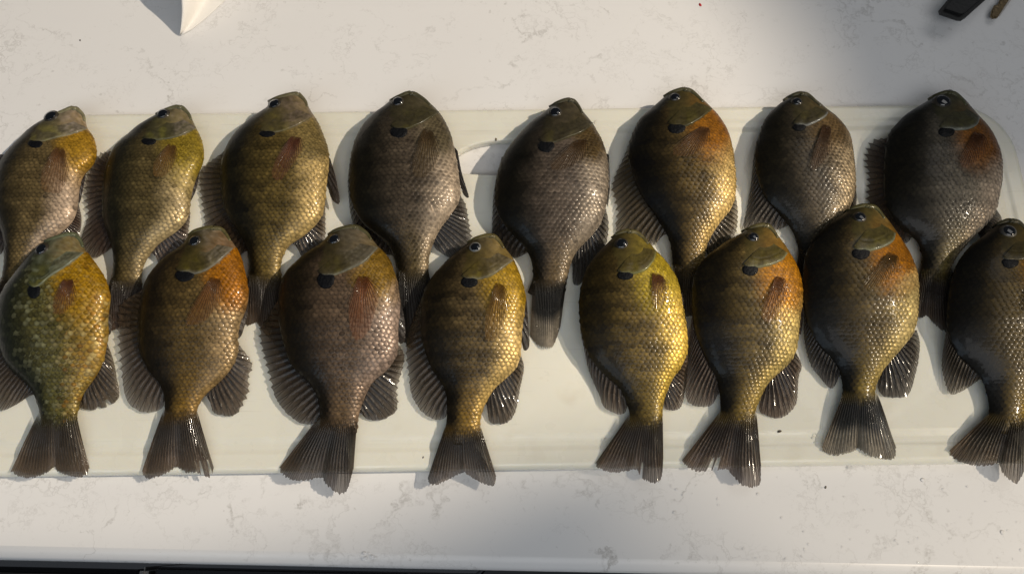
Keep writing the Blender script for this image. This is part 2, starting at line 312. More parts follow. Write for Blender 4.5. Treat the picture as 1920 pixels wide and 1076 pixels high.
# ---------------------------------------------------------------- fish
# o = crop origin and zoom of the traced outline; rows = (y, dorsal x, ventral x)
FISH = [
 dict(row='T', o=(0, 180, 2.69), label='sunfish at the left end of the far row, yellow throat and pinkish silver belly',
  rows=[(58,362,372),(75,320,405),(100,268,422),(130,205,432),(165,150,442),(200,112,468),(240,72,482),(300,18,486),(345,-8,468),(400,-25,420),(470,-35,400),(540,-35,392),(600,-22,380),(650,-5,350),(690,8,305),(745,18,240),(790,20,208),(850,18,190),(930,5,180),(985,-5,175)],
  dorsal=(300,760,[(-30,300),(-85,350),(-120,430),(-125,540),(-110,640),(-70,740),(-5,800),(18,770)],0.12), anal=(560,690,[(398,545),(412,620),(402,695),(370,740),(320,740)],0.05),
  tail=[(-90,1150),(-40,1180),(30,1150),(90,1190),(160,1190)],
  pelvic=((428,345),(396,500),[(440,350),(428,430),(408,520),(398,545)]), pect=((255,270),(345,290),[(215,380),(213,470),(260,505),(310,490),(350,400)]),
  eye=(258,104,37), ear=(180,240,36,22), gill=[(215,232),(300,210),(380,190),(442,168)],
  D=(.045,.036,.023), M=(.17,.13,.085), B=(.46,.36,.33), O=(.46,.24,.02), H=(.23,.20,.16), P=(.16,.11,.06), pc=(.22,.10,.03), fin=(.075,.055,.052), bars=.2, osize=1.0, chin=(.36,.30,.27)),
 dict(row='T', o=(140, 180, 2.688), label='second sunfish from the left in the far row, golden throat and fanned dorsal fin',
  rows=[(52,512,530),(65,470,552),(80,435,568),(105,395,585),(130,350,598),(160,305,612),(200,260,632),(250,205,648),(300,175,652),(340,160,645),(400,148,618),(460,140,598),(520,138,585),(580,138,578),(630,145,560),(680,160,515),(740,180,430),(790,192,385),(850,195,350),(900,190,338),(950,172,340),(990,165,342)],
  dorsal=(285,765,[(172,280),(115,290),(70,350),(45,430),(42,520),(55,610),(40,690),(28,745),(60,795),(110,815),(190,765)],0.28), anal=(590,790,[(585,590),(578,660),(565,740),(500,790),(430,845),(412,795)],0.12),
  tail=[(160,1120),(180,1185),(250,1165),(330,1200),(375,1130)],
  pelvic=((622,345),(585,500),[(634,350),(614,470),(580,545)]), pect=((450,258),(525,275),[(402,340),(398,405),(430,420),(480,390),(522,310)]),
  eye=(445,92,33), ear=(375,228,36,20), gill=[(405,225),(470,220),(530,205),(590,178),(612,165)],
  D=(.032,.030,.020), M=(.125,.10,.06), B=(.44,.35,.23), O=(.36,.24,.025), H=(.13,.12,.085), P=(.13,.09,.05), pc=(.24,.12,.03), fin=(.07,.052,.046), bars=.15, osize=1.15, chin=(.24,.20,.18)),
 dict(row='T', o=(360, 160, 2.34), label='third sunfish from the left in the far row, open mouth, red pectoral fin, gold belly',
  rows=[(35,450,462),(45,405,475),(65,345,495),(95,330,512),(110,312,520),(140,265,540),(180,215,562),(230,172,582),(280,145,598),(330,130,602),(380,125,598),(440,126,590),(500,132,585),(560,150,575),(610,178,545),(660,210,490),(700,235,430),(750,245,400),(800,248,388),(850,245,395),(890,240,400)],
  dorsal=(290,725,[(135,295),(60,345),(25,380),(28,450),(36,520),(48,590),(60,650),(90,710),(140,745),(200,752),(235,728)],0.16), anal=(540,690,[(585,520),(587,600),(584,680),(540,730),(490,762),(462,705)],0.1),
  tail=[(225,990),(238,1055),(280,1045),(310,1080),(350,1120),(400,1110),(425,1020)],
  pelvic=((590,300),(590,430),[(608,325),(632,410),(649,515),(618,508),(596,450)]), pect=((415,235),(490,250),[(372,320),(352,400),(395,420),(450,345),(490,280)]),
  eye=(362,83,31), ear=(330,212,34,16), gill=[(362,210),(410,200),(470,175),(530,140)],
  D=(.026,.022,.014), M=(.14,.105,.045), B=(.46,.34,.17), O=(.25,.17,.06), H=(.14,.115,.075), P=(.15,.10,.035), pc=(.19,.065,.035), fin=(.07,.055,.042), bars=.3, osize=0.8, chin=(.22,.165,.14)),
 dict(row='T', o=(640, 160, 2.242), label='dark headed sunfish with finely spotted belly in the far row, left of the handle slot',
  rows=[(30,280,296),(40,255,318),(60,215,350),(90,175,388),(120,135,415),(160,95,440),(210,65,462),(260,48,474),(310,38,484),(360,34,492),(410,33,498),(460,36,500),(500,45,490),(550,70,455),(590,100,425),(630,150,400),(670,195,385),(710,215,372),(760,230,366),(810,240,366),(830,240,364)],
  dorsal=(300,690,[(36,310),(27,400),(30,470),(40,550),(60,610),(95,660),(150,705),(215,715)],0.06), anal=(470,660,[(503,465),(526,505),(541,580),(553,655),(520,695),(460,725),(405,695)],0.12),
  tail=[(235,960),(255,1060),(290,1110),(330,1090),(380,1120),(420,1050),(405,960)],
  pelvic=((478,260),(494,410),[(490,280),(507,370),(537,472),(515,462),(500,425)]), pect=((320,190),(395,215),[(298,310),(303,385),(350,392),(395,350),(412,270)]),
  eye=(237,70,29), ear=(242,194,36,28), gill=[(280,185),(325,168),(372,142),(412,116)],
  D=(.020,.017,.012), M=(.11,.085,.066), B=(.42,.33,.26), O=(.14,.105,.06), H=(.07,.06,.035), P=(.13,.09,.035), pc=(.13,.085,.035), fin=(.035,.032,.032), bars=.22, osize=0.8, spots=1),
 dict(row='T', o=(910, 170, 2.152), label='dark mauve sunfish just right of the handle slot, whole tail visible with pale tip',
  rows=[(35,322,348),(48,290,365),(70,258,382),(100,220,405),(130,180,430),(160,150,448),(200,115,470),(250,80,487),(300,58,495),(350,45,497),(400,38,495),(450,38,490),(490,48,482),(540,75,462),(590,120,425),(630,158,385),(660,175,362),(700,188,345),(750,192,332),(790,180,325),(815,170,322)],
  dorsal=(270,655,[(65,270),(42,360),(30,450),(27,560),(32,605),(70,640),(115,675),(170,655)],0.06), anal=(480,660,[(488,480),(499,540),(490,620),(450,690),(412,735),(385,782),(355,780),(352,715)],0.1),
  tail=[(180,990),(205,1025),(245,1043),(275,1030),(302,955)],
  pelvic=((490,255),(492,450),[(499,262),(503,380),(495,470)]), pect=((340,220),(425,205),[(255,295),(270,330),(330,320),(410,265)]),
  eye=(282,88,30), ear=(245,222,32,28), gill=[(285,210),(340,190),(400,165),(435,135)],
  D=(.015,.013,.010), M=(.135,.105,.09), B=(.27,.22,.18), O=(.10,.06,.02), H=(.06,.05,.028), P=(.12,.075,.03), pc=(.12,.065,.02), fin=(.03,.026,.022), bars=.1, osize=0.7, pale_tail=1, net=1),
 dict(row='T', o=(1130, 150, 2.562), label='sixth sunfish in the far row, orange throat, bright gold belly, dorsal fin fanned out',
  rows=[(42,378,402),(52,345,425),(75,305,455),(105,270,490),(140,230,525),(180,185,560),(230,155,592),(280,135,612),(340,122,625),(400,128,632),(460,145,638),(520,168,640),(570,195,635),(620,230,615),(670,265,575),(720,295,540),(770,320,510),(820,330,495),(870,335,488),(920,345,480),(960,360,475)],
  dorsal=(290,740,[(130,290),(100,370),(60,450),(38,520),(48,570),(62,640),(60,710),(85,765),(150,795),(235,798),(290,745)],0.16), anal=(560,800,[(642,560),(651,650),(640,740),(580,800),(520,855),(500,830)],0.08),
  tail=[(365,1060),(385,1130),(440,1140),(490,1160),(530,1090)],
  pelvic=((618,320),(634,460),[(628,330),(639,430),(642,520)]), pect=((440,240),(530,250),[(332,330),(340,372),(420,370),(505,310)]),
  eye=(347,84,29), ear=(355,230,42,28), gill=[(405,225),(460,195),(500,165),(527,143)],
  D=(.015,.012,.008), M=(.14,.10,.05), B=(.60,.43,.20), O=(.34,.125,.008), H=(.08,.068,.032), P=(.19,.12,.045), pc=(.18,.08,.025), fin=(.075,.062,.035), bars=.28, osize=0.9),
 dict(row='T', o=(1380, 160, 2.988), label='seventh sunfish in the far row, dull brown flank, folded fins, pale blue gill edge',
  rows=[(42,350,375),(52,315,400),(75,290,430),(100,250,465),(140,205,510),(180,170,560),(230,145,605),(280,128,635),(330,112,648),(390,105,655),(450,108,662),(520,120,668),(580,140,668),(630,165,658),(680,205,640),(730,250,615),(780,290,590),(830,320,570),(880,340,555),(930,350,550),(980,350,550)],
  dorsal=(310,770,[(112,320),(93,450),(82,560),(60,680),(42,785),(60,815),(140,805),(220,812),(300,785)],0.05), anal=(540,720,[(670,555),(676,640),(665,700),(625,765)],0.05),
  tail=[(330,1150),(370,1200),(450,1170),(530,1210),(590,1150)],
  pelvic=((645,330),(664,490),[(655,340),(669,450),(671,540)]), pect=((455,235),(545,255),[(420,400),(413,470),(440,482),(525,380)]),
  eye=(342,93,30), ear=(355,235,38,22), gill=[(395,232),(450,210),(500,180),(516,158)],
  D=(.020,.017,.012), M=(.10,.08,.06), B=(.42,.32,.21), O=(.17,.10,.04), H=(.075,.062,.036), P=(.12,.085,.05), pc=(.14,.07,.03), fin=(.05,.045,.04), bars=.15, osize=0.75, spots=1, gedge=(.30,.32,.33)),
 dict(row='T', o=(1610, 160, 2.34), label='shaded sunfish at the right end of the far row, rusty throat, spiny dorsal fin spread',
  rows=[(28,375,410),(40,345,430),(70,300,465),(100,250,490),(130,205,515),(170,165,550),(210,135,580),(250,122,600),(300,115,617),(350,112,625),(400,110,625),(450,110,620),(500,115,612),(550,130,600),(600,160,568),(640,200,530),(680,250,490),(720,270,455),(760,278,425),(800,272,405),(840,265,395),(870,262,390)],
  dorsal=(232,660,[(124,232),(65,236),(38,258),(24,295),(20,340),(30,385),(33,430),(30,500),(70,565),(140,645),(200,695),(245,655)],0.30), anal=(540,640,[(604,540),(628,590),(605,645),(545,700)],0.05),
  tail=[(250,990),(265,1025),(300,1015),(335,1055),(385,1085),(430,1060),(440,980)],
  pelvic=((614,300),(618,450),[(626,310),(633,400),(620,475)]), pect=((480,210),(560,240),[(430,330),(450,372),(520,330),(565,285)]),
  eye=(368,72,36), ear=(385,203,35,26), gill=[(420,200),(480,195),(520,175),(531,148)],
  D=(.015,.013,.010), M=(.13,.115,.10), B=(.32,.26,.22), O=(.26,.095,.015), H=(.075,.068,.03), P=(.20,.14,.03), pc=(.18,.065,.02), fin=(.05,.04,.036), bars=.1, osize=0.9, gedge=(.26,.29,.27)),
 dict(row='B', o=(0, 420, 2.15), label='mottled green sunfish with orange yellow breast at the left end of the near row',
  rows=[(38,275,295),(50,235,312),(75,175,330),(100,140,342),(130,110,365),(170,80,395),(210,50,420),(250,20,435),(290,0,445),(340,-12,440),(390,-18,435),(440,-15,438),(490,-2,430),(540,15,420),(590,50,400),(630,95,375),(670,128,345),(710,145,325),(750,158,315),(790,165,310),(820,165,312)],
  dorsal=(400,690,[(-22,420),(-62,540),(-60,680),(-15,748),(20,750),(70,725),(125,685)],0.06), anal=(480,690,[(434,482),(455,540),(470,610),(481,690),(450,730),(412,742),(392,735),(383,750),(345,748),(320,735),(322,700)],0.06),
  tail=[(42,1000),(80,1020),(130,1025),(190,1003),(218,980),(235,1000),(290,1018),(340,1018),(361,985)],
  pelvic=((412,280),(428,440),[(430,290),(450,370),(448,440),(432,445)]), pect=((235,235),(310,240),[(220,300),(222,365),(270,358),(315,290)]),
  eye=(168,102,28), ear=(138,268,26,32), gill=[(165,245),(200,215),(270,170),(338,118)],
  D=(.030,.036,.024), M=(.12,.115,.055), B=(.30,.19,.04), O=(.46,.235,.008), H=(.11,.12,.085), P=(.10,.09,.035), pc=(.20,.07,.03), fin=(.075,.06,.042), bars=0, osize=1.15, mottle=1, chin=(.20,.19,.14), gedge=(.24,.27,.21)),
 dict(row='B', o=(210, 420, 2.152), label='brown sunfish with bright orange throat and dorsal fin fanned left, second in the near row',
  rows=[(12,375,425),(22,345,445),(45,310,465),(75,290,488),(100,260,505),(130,215,520),(170,175,532),(210,145,542),(250,128,548),(300,115,550),(350,107,538),(400,103,518),(450,103,508),(500,108,510),(550,125,498),(600,155,468),(640,190,430),(680,207,385),(720,212,355),(760,212,342),(805,203,347)],
  dorsal=(265,695,[(116,268),(30,318),(18,370),(18,440),(22,510),(32,600),(60,710),(100,752),(150,760),(200,745),(212,700)],0.2), anal=(490,690,[(518,492),(558,543),(570,580),(556,620),(553,690),(500,770),(440,772),(408,757),(396,695)],0.12),
  tail=[(120,1000),(128,1022),(160,1030),(215,1010),(262,985),(300,1005),(340,1005),(370,1018),(400,1022),(411,985)],
  pelvic=((520,260),(502,450),[(545,270),(549,350),(527,440),(513,462)]), pect=((375,225),(450,240),[(305,370),(308,412),(380,392),(455,290)]),
  eye=(333,69,28), ear=(292,205,37,27), gill=[(330,205),(380,190),(430,155),(490,100)],
  D=(.032,.021,.011), M=(.135,.095,.048), B=(.30,.215,.135), O=(.40,.14,.004), H=(.11,.09,.035), P=(.22,.12,.02), pc=(.24,.10,.025), fin=(.085,.070,.058), bars=.15, osize=1.0, gedge=(.24,.23,.20), chin=(.24,.21,.17)),
 dict(row='B', o=(480, 420, 2.069), label='largest near row sunfish, big black ear flap, red brown pectoral fin and mauve belly',
  rows=[(8,365,388),(18,325,405),(35,290,430),(60,265,452),(85,235,472),(110,195,498),(140,160,520),(180,120,535),(220,98,548),(270,88,556),(320,85,560),(370,88,555),(420,95,552),(470,108,552),(520,125,540),(570,155,505),(610,200,455),(650,230,432),(690,243,415),(730,248,402),(770,248,395),(808,244,392)],
  dorsal=(290,760,[(88,290),(40,360),(10,410),(17,480),(38,560),(60,640),(90,700),(130,745),(180,775),(230,772),(250,750)],0.15), anal=(480,720,[(558,470),(579,512),(566,580),(551,640),(551,715),(500,757),(440,760),(408,735)],0.12),
  tail=[(88,948),(95,968),(130,992),(190,997),(250,986),(268,1008),(290,1030),(330,1052),(355,1030),(378,950)],
  pelvic=((545,280),(555,450),[(558,280),(576,370),(578,450),(560,465)]), pect=((375,213),(445,220),[(358,310),(364,400),(390,455),(430,430),(467,330),(482,260)]),
  eye=(303,60,28), ear=(272,213,34,37), gill=[(310,200),(360,180),(420,150),(473,95)],
  D=(.030,.020,.010), M=(.155,.105,.075), B=(.32,.235,.20), O=(.26,.14,.015), H=(.085,.072,.032), P=(.14,.085,.05), pc=(.26,.085,.025), fin=(.05,.040,.030), bars=.15, osize=0.9, gedge=(.20,.20,.16), chin=(.17,.155,.12)),
 dict(row='B', o=(750, 430, 2.154), label='near row sunfish with clear ringed eye and gold streaked belly, below the handle slot',
  rows=[(22,350,372),(32,315,388),(55,275,408),(85,235,432),(115,200,455),(150,165,472),(190,130,488),(230,105,500),(270,90,508),(320,82,505),(370,80,498),(420,84,492),(470,95,490),(520,110,485),(560,128,468),(600,155,430),(640,178,385),(680,188,358),(720,190,338),(770,188,325),(820,178,325),(848,166,330)],
  dorsal=(250,730,[(98,255),(50,360),(25,440),(22,520),(32,600),(50,680),(90,740),(140,768),(180,762),(192,725)],0.12), anal=(510,690,[(490,512),(501,560),(486,640),(466,740),(430,783),(365,780),(354,715)],0.06),
  tail=[(112,1005),(118,1030),(150,1033),(200,1010),(240,990),(262,985),(300,1010),(340,1030),(380,1036),(389,1000)],
  pelvic=((500,270),(492,440),[(510,272),(518,370),(523,470),(502,490),(491,460)]), pect=((365,225),(430,245),[(345,330),(343,440),(375,452),(405,420),(442,300)]),
  eye=(304,73,27), ear=(280,210,33,26), gill=[(315,205),(370,190),(420,155),(457,128)],
  D=(.038,.026,.013), M=(.16,.12,.08), B=(.58,.42,.20), O=(.46,.26,.015), H=(.14,.105,.04), P=(.30,.17,.025), pc=(.30,.15,.02), fin=(.065,.052,.038), bars=.35, osize=1.05, gedge=(.24,.23,.16), iris=(.15,.15,.14), chin=(.17,.14,.09)),
 dict(row='B', o=(1070, 420, 2.152), label='yellow gold near row sunfish with folded dorsal fin and red pectoral, fifth from left',
  rows=[(25,215,245),(35,190,270),(60,165,300),(85,140,325),(110,115,345),(140,90,375),(180,65,405),(220,50,428),(270,38,442),(320,33,450),(370,35,460),(420,40,468),(470,50,472),(520,68,470),(570,100,450),(620,150,415),(660,195,395),(700,218,380),(740,232,372),(780,238,370),(828,230,368)],
  dorsal=(300,700,[(36,310),(39,430),(55,510),(75,600),(115,690),(135,740),(190,768),(222,757),(228,715)],0.06), anal=(540,700,[(472,520),(471,600),(462,680),(440,745),(385,747),(378,712)],0.06),
  tail=[(98,968),(108,984),(150,1000),(200,1004),(245,994),(268,995),(285,1025),(320,1045),(350,1045),(368,1018),(373,950)],
  pelvic=((440,280),(462,430),[(450,280),(463,360),(467,435)]), pect=((305,205),(375,225),[(318,300),(340,345),(380,322),(392,290),(388,250)]),
  eye=(205,80,30), ear=(220,206,32,20), gill=[(250,205),(300,190),(335,150),(347,113)],
  D=(.055,.038,.013), M=(.17,.125,.055), B=(.54,.38,.085), O=(.44,.30,.02), H=(.12,.095,.04), P=(.24,.16,.035), pc=(.24,.085,.03), fin=(.075,.055,.038), bars=.32, osize=1.0, gedge=(.26,.27,.10)),
 dict(row='B', o=(1270, 410, 2.069), label='near row sunfish with orange throat and torn tail edge, third from the right',
  rows=[(22,320,345),(32,285,360),(55,250,380),(80,200,400),(110,160,422),(140,120,440),(180,85,462),(220,65,476),(270,57,485),(320,55,485),(370,58,478),(420,65,472),(470,80,468),(520,100,458),(570,125,425),(610,150,380),(650,160,345),(690,165,325),(730,167,308),(770,165,298),(805,160,298)],
  dorsal=(330,650,[(55,400),(38,540),(30,660),(40,710),(80,730),(130,725),(158,680)],0.06), anal=(510,650,[(460,518),(484,570),(470,620),(461,720),(410,772),(360,770),(318,748),(325,700)],0.06),
  tail=[(18,938),(28,958),(65,980),(110,983),(150,978),(192,975),(215,1000),(250,1035),(300,1044),(322,1025),(324,960)],
  pelvic=((480,280),(470,440),[(488,300),(487,390),(479,450)]), pect=((360,235),(420,245),[(325,340),(323,392),(360,402),(400,345),(432,290)]),
  eye=(295,72,24), ear=(283,197,31,24), gill=[(315,193),(370,180),(410,160),(427,138)],
  D=(.020,.015,.008), M=(.14,.105,.05), B=(.54,.42,.19), O=(.44,.17,.004), H=(.10,.08,.03), P=(.28,.18,.04), pc=(.26,.10,.03), fin=(.075,.052,.040), bars=.3, osize=1.05, gedge=(.26,.27,.16)),
 dict(row='B', o=(1490, 370, 2.108), label='near row sunfish with dark back and silvery gold belly, second from the right',
  rows=[(30,260,300),(40,230,320),(65,195,345),(95,150,370),(130,110,395),(170,75,420),(210,50,445),(250,38,465),(300,32,482),(350,30,487),(400,32,487),(450,38,485),(500,50,480),(550,75,460),(600,110,420),(640,150,385),(680,175,352),(720,185,330),(760,190,318),(800,185,318),(825,175,320)],
  dorsal=(430,700,[(36,445),(36,560),(60,660),(90,700),(130,748),(155,750),(178,695)],0.06), anal=(530,690,[(484,525),(496,590),(481,690),(450,780),(400,793),(350,786),(328,750),(335,710)],0.06),
  tail=[(107,990),(115,1008),(150,1022),(200,1016),(240,1000),(247,992),(262,1003),(300,1025),(360,1037),(395,1035),(400,990)],
  pelvic=((482,330),(484,470),[(489,335),(491,400),(488,480)]), pect=((345,225),(420,250),[(265,340),(273,372),(340,342),(405,290)]),
  eye=(258,79,26), ear=(262,220,35,26), gill=[(295,215),(350,200),(390,175),(399,148)],
  D=(.013,.011,.008), M=(.135,.10,.052), B=(.58,.46,.24), O=(.42,.15,.004), H=(.10,.085,.03), P=(.28,.19,.035), pc=(.20,.11,.025), fin=(.035,.030,.027), bars=.12, osize=0.95, gedge=(.27,.30,.22), pale_tail=.6),
 dict(row='B', o=(1740, 400, 2.067), label='nearly black backed sunfish cut off at the right end of the near row',
  rows=[(25,300,335),(35,280,355),(60,250,380),(90,210,410),(120,170,435),(160,135,460),(200,110,480),(250,92,495),(300,82,505),(350,75,505),(400,72,500),(450,75,490),(500,90,485),(550,120,470),(600,170,450),(640,205,430),(680,222,415),(720,232,400),(760,236,385),(800,230,380),(835,220,378)],
  dorsal=(380,650,[(74,440),(52,570),(60,640),(85,700),(130,690),(180,658),(212,632)],0.06), anal=(520,710,[(485,520),(515,650),(470,730),(420,745),(410,725)],0.06),
  tail=[(80,922),(88,942),(130,968),(190,980),(240,978),(272,972),(290,1010),(335,1048),(352,1040),(372,1000),(382,930)],
  pelvic=((505,290),(500,440),[(515,300),(520,380),(505,460)]), pect=((390,215),(455,235),[(360,330),(365,400),(410,390),(460,290)]),
  eye=(313,70,28), ear=(318,190,32,22), gill=[(350,185),(400,170),(435,145),(446,120)],
  D=(.012,.010,.007), M=(.11,.08,.032), B=(.42,.29,.055), O=(.30,.13,.01), H=(.055,.045,.02), P=(.22,.14,.03), pc=(.16,.08,.02), fin=(.06,.045,.026), bars=.1, osize=0.8, iris=(.07,.065,.055)),
]
THICK = [(0, .16), (.03, .34), (.07, .5), (.12, .64), (.2, .84), (.32, 1.0), (.48, .97), (.62, .78), (.75, .55), (.88, .37), (.95, .28), (1, .10)]

def build_fish(fi, f):
    ox, oy, k = f['o']
    P = lambda x, y: (ox + x / k, oy + y / k)
    rows = [(oy + y / k, ox + l / k, ox + r / k) for y, l, r in f['rows']]
    ys = [r[0] for r in rows]; Lf = pchip(ys, [r[1] for r in rows]); Rf = pchip(ys, [r[2] for r in rows])
    y0, y1 = ys[0], ys[-1]
    seed = Vector((fi * 3.17, fi * 1.31, 0))
    near = f['row'] == 'B'
    wmax = max((world(r[2], r[0], ZB + .013) - world(r[1], r[0], ZB + .013)).length for r in rows)
    cmax = 0.19 * wmax
    def zeq(s):
        z = ZB + 0.82 * cmax * (1 - 0.52 * sm(.45, 1, s))
        if near: z += 0.007 * (1 - sm(.1, .65, s))
        else: z -= 0.002 * sm(.7, 1, s)
        return z
    def sy(y): return (y - y0) / (y1 - y0)
    def pt(s, phi):
        """phi 0 = dorsal edge, pi = belly edge, through the upper flank; pi..2pi underside"""
        tau = -math.cos(phi); z = zeq(s)
        y = lerp(y0, y1, s); A = world(Lf(y), y, z); B = world(Rf(y), y, z)
        dy = Vector((0, -.004 * (1 - tau * tau) * sm(.84, 1, s), 0)); c = interp(THICK, s) * cmax
        side = (tau + 1) / 2
        h = max(0.0, 1 - abs(tau) ** lerp(1.9, 2.3, side)) ** lerp(0.74, 0.56, side)
        q = A.lerp(B, (tau + 1) / 2) + dy
        if math.sin(phi) >= 0: q.z += c * h
        else: q.z = max(ZB + 0.0004, q.z - 0.8 * c * h)
        return q
    org = world((Lf((y0+y1)/2) + Rf((y0+y1)/2)) / 2, (y0 + y1) / 2, ZB); org.z = ZB
    # ---- colour of the skin
    ear = P(*f['ear'][:2]); earx, eary = f['ear'][2] / k, f['ear'][3] / k
    eye = P(*f['eye'][:2]); er = f['eye'][2] / k
    gill = [P(*g) for g in f['gill']]
    nape = (eye[0] - er * 1.3, eye[1] + er * .4)
    head_poly = [nape, (ear[0] - earx * .9, ear[1] - eary * 1.2), (ear[0] - earx * .4, ear[1])] + gill + [(gill[-1][0] + 25, gill[-1][1] - 5), (gill[-1][0] + 30, y0 - 40), (nape[0] - 5, y0 - 40)]
    gx, gy = gill[-1]; thr = P(*f['pect'][1])
    D, M_, B_, O_, H_, P_ = (tuple(v * m for v, m in zip(f[q], mm)) for q, mm in zip('DMBOHP', ((.40, .39, .26), (.66, .61, .38), (.94, .90, .69), (.70, .74, .7), (.46, .475, .31), (.86, .87, .58))))
    if fi in (3, 4, 6, 7, 10): M_ = tuple(a_ * b_ for a_, b_ in zip(f['M'], (.62, .61, .53))); B_ = tuple(a_ * b_ for a_, b_ in zip(f['B'], (.88, .88, .80)))
    osz = f['osize'] * .88
    gw = [Vector((x, y)) for x, y in gill]
    def color(px, py, s, tau):
        nz = noise.noise(Vector((px * .035, py * .035, 0)) + seed); nf = noise.noise(Vector((px * .11, py * .11, 3)) + seed)
        t = tau + .10 * nz
        c = mixc(D, M_, sm(-.70, .14, t)); c = mixc(c, B_, sm(.24, .88, t))
        # flank bars
        if f['bars']:
            b = math.sin((s * 10.5 + .45 * nz) * 2 * math.pi) * .5 + .5
            c = tuple(q * (1 + .25 * f['bars'] - 1.5 * f['bars'] * sm(.35, .9, b + .5 * nf) * (1 - .75 * sm(.1, .9, t)) * sm(.15, .3, s)) for q in c)
        c = mixc(c, P_, sm(.62, .95, s) * .65 * sm(-.6, .3, t))
        # orange or yellow breast behind the gill
        d = math.hypot((px - gx) * .9, (py - (gy + thr[1]) / 2) * .62)
        k_o = (1 - sm(30 * osz, 78 * osz, d + 10 * nz)) * sm(-.1, .45, t + .15)
        if s < .62: c = mixc(c, O_, k_o)
        if f.get('mottle'):
            m1 = noise.noise(Vector((px * .075, py * .20, 9)) + seed); m2 = noise.noise(Vector((px * .22, py * .3, 5)) + seed)
            pale = mixc((.13, .13, .07), (.38, .29, .11), sm(-.1, .7, t))
            c = mixc(c, pale, .75 * sm(.08, .40, m1 + .7 * m2) * (1 - .7 * sm(0, 1, k_o)) * sm(-.95, -.2, t))
            c = mixc(c, (.22, .10, .012), .6 * sm(.15, .5, -m1 + .3 * m2) * sm(.0, .5, t))
        if s > .9: c = mixc(c, tuple(q * .55 for q in f['fin']), sm(.93, 1.0, s + .05 * nf) * .9)
        v = 1 + .34 * nf + .2 * nz
        return tuple(max(.002, q * v) for q in c)
    def head_color(px, py):
        n1 = noise.noise(Vector((px * .06, py * .06, 1)) + seed); n2 = noise.noise(Vector((px * .18, py * .18, 4)) + seed)
        c = mixc(H_, tuple(q * .5 for q in H_), sm(-.25, .35, n1 + .5 * n2) * .7)
        c = mixc(c, mixc(D, H_, .25), sm(4, -22, (px - eye[0]) * .8 + (py - eye[1]) * .28) * .9)
        low = sm(ear[1] - 60, ear[1], py) * sm(-30, 30, px - ear[0])
        c = mixc(c, tuple(q * m for q, m in zip(H_, (2.3, 2.3, .9))), low * sm(-.2, .4, n1) * .8)
        chin = sm(-4, 30, px - eye[0] - .25 * (py - eye[1]) + 10 * n1) * (1 - sm(26, 62, py - eye[1] - .35 * (px - eye[0])))
        c = mixc(c, f.get('chin', tuple(q * 1.5 for q in H_)), chin * .55 * (.75 + .6 * n2))
        if f.get('mottle'):
            wv = math.sin((px * .5 + py) * .33 + 5 * n1)
            c = mixc(c, (.17, .19, .13), .65 * sm(.65, .97, wv)); c = mixc(c, (.26, .22, .03), .5 * sm(.6, .95, -wv) * low)
        v = 1 + .3 * n2 + .2 * n1
        return tuple(max(.003, q * v) for q in c)
    # ---- body
    NS, NP = 64, 44
    vs, fs, cs = [], [], []
    for i in range(NS + 1):
        s = (i / NS); s = s ** 1.25 if i else 0
        for j in range(NP):
            phi = 2 * math.pi * j / NP; p = pt(s, phi)
            x, y = pixel(p); tau = -math.cos(phi)
            c = mixc(head_color(x, y), color(x, y, s, tau), .3) if inside(head_poly, x, y) else color(x, y, s, tau)
            vs.append(p); cs.append(c)
    for i in range(NS):
        for j in range(NP):
            fs.append((i * NP + j, i * NP + (j + 1) % NP, (i + 1) * NP + (j + 1) % NP, (i + 1) * NP + j))
    fs.append(tuple(reversed(range(NP)))); fs.append(tuple(range(NS * NP, NS * NP + NP)))
    bvh = BVHTree.FromPolygons([tuple(v) for v in vs], fs)
    def cast(px, py):
        d = (world(px, py, 0) - CAM).normalized()
        h = bvh.ray_cast(CAM, d)
        if h[0] is None:
            q = world(px, py, ZB + .8 * cmax); h2 = bvh.find_nearest(q)
            nn = (q - h2[0]); nn = nn.normalized() if nn.length > 1e-6 else Vector((0, 0, 1))
            return q, (nn + Vector((0, 0, 1))).normalized()
        nn = h[1] if h[1].dot(d) < 0 else -h[1]
        return h[0], nn
    root = empty('sunfish', org)
    tag(root, f['label'], 'fish', 'sunfish laid out in two rows on the cutting board')
    body = mesh_obj('body', vs, fs, M_BODY, root, cs, org=org)
    # ---- scales
    vs, fs, cs = [], [], []
    ss = .10; row = 0
    rnd = random.Random(fi)
    while ss < .985:
        pit = lerp(.0046, .0034, sm(.4, 1, ss)) * lerp(.60, 1, sm(.10, .46, ss)) * f.get('ssize', 1) * (wmax / .088) ** .5
        ring = [pt(ss, math.pi * q / 48) for q in range(49)]
        acc = [0]
        for q in range(48): acc.append(acc[-1] + (ring[q + 1] - ring[q]).length)
        # lateral line at mid flank keeps columns aligned
        w0 = interp(list(zip([q / 48 for q in range(49)], acc)), .5)
        kk = -40
        while kk < 40:
            wv = w0 + (kk + .5 * (row % 2)) * pit; kk += 1
            if wv < pit * .4 or wv > acc[-1] - pit * .25: continue
            ph = math.pi * interp(list(zip(acc, [q / 48 for q in range(49)])), wv)
            ph += rnd.uniform(-.012, .012); sj = ss + rnd.uniform(-.0022, .0022)
            p = pt(sj, ph); px, py = pixel(p)
            if inside(head_poly, px, py): continue
            tau = -math.cos(ph)
            e1 = (pt(sj + .01, ph) - pt(sj - .01, ph)).normalized(); e2 = pt(sj, min(math.pi - .001, ph + .03)) - pt(sj, max(.001, ph - .03))
            nrm = e2.cross(e1) * -1
            if nrm.z < 0 and tau > -.98: nrm = -nrm
            if nrm.length < 1e-12: continue
            nrm.normalize(); e2 = nrm.cross(e1).normalized()
            jt = lerp(.012, .05, sm(-.4, .3, tau)); nrm = (nrm + e1 * rnd.uniform(-jt, jt) + e2 * rnd.uniform(-jt, jt)).normalized()
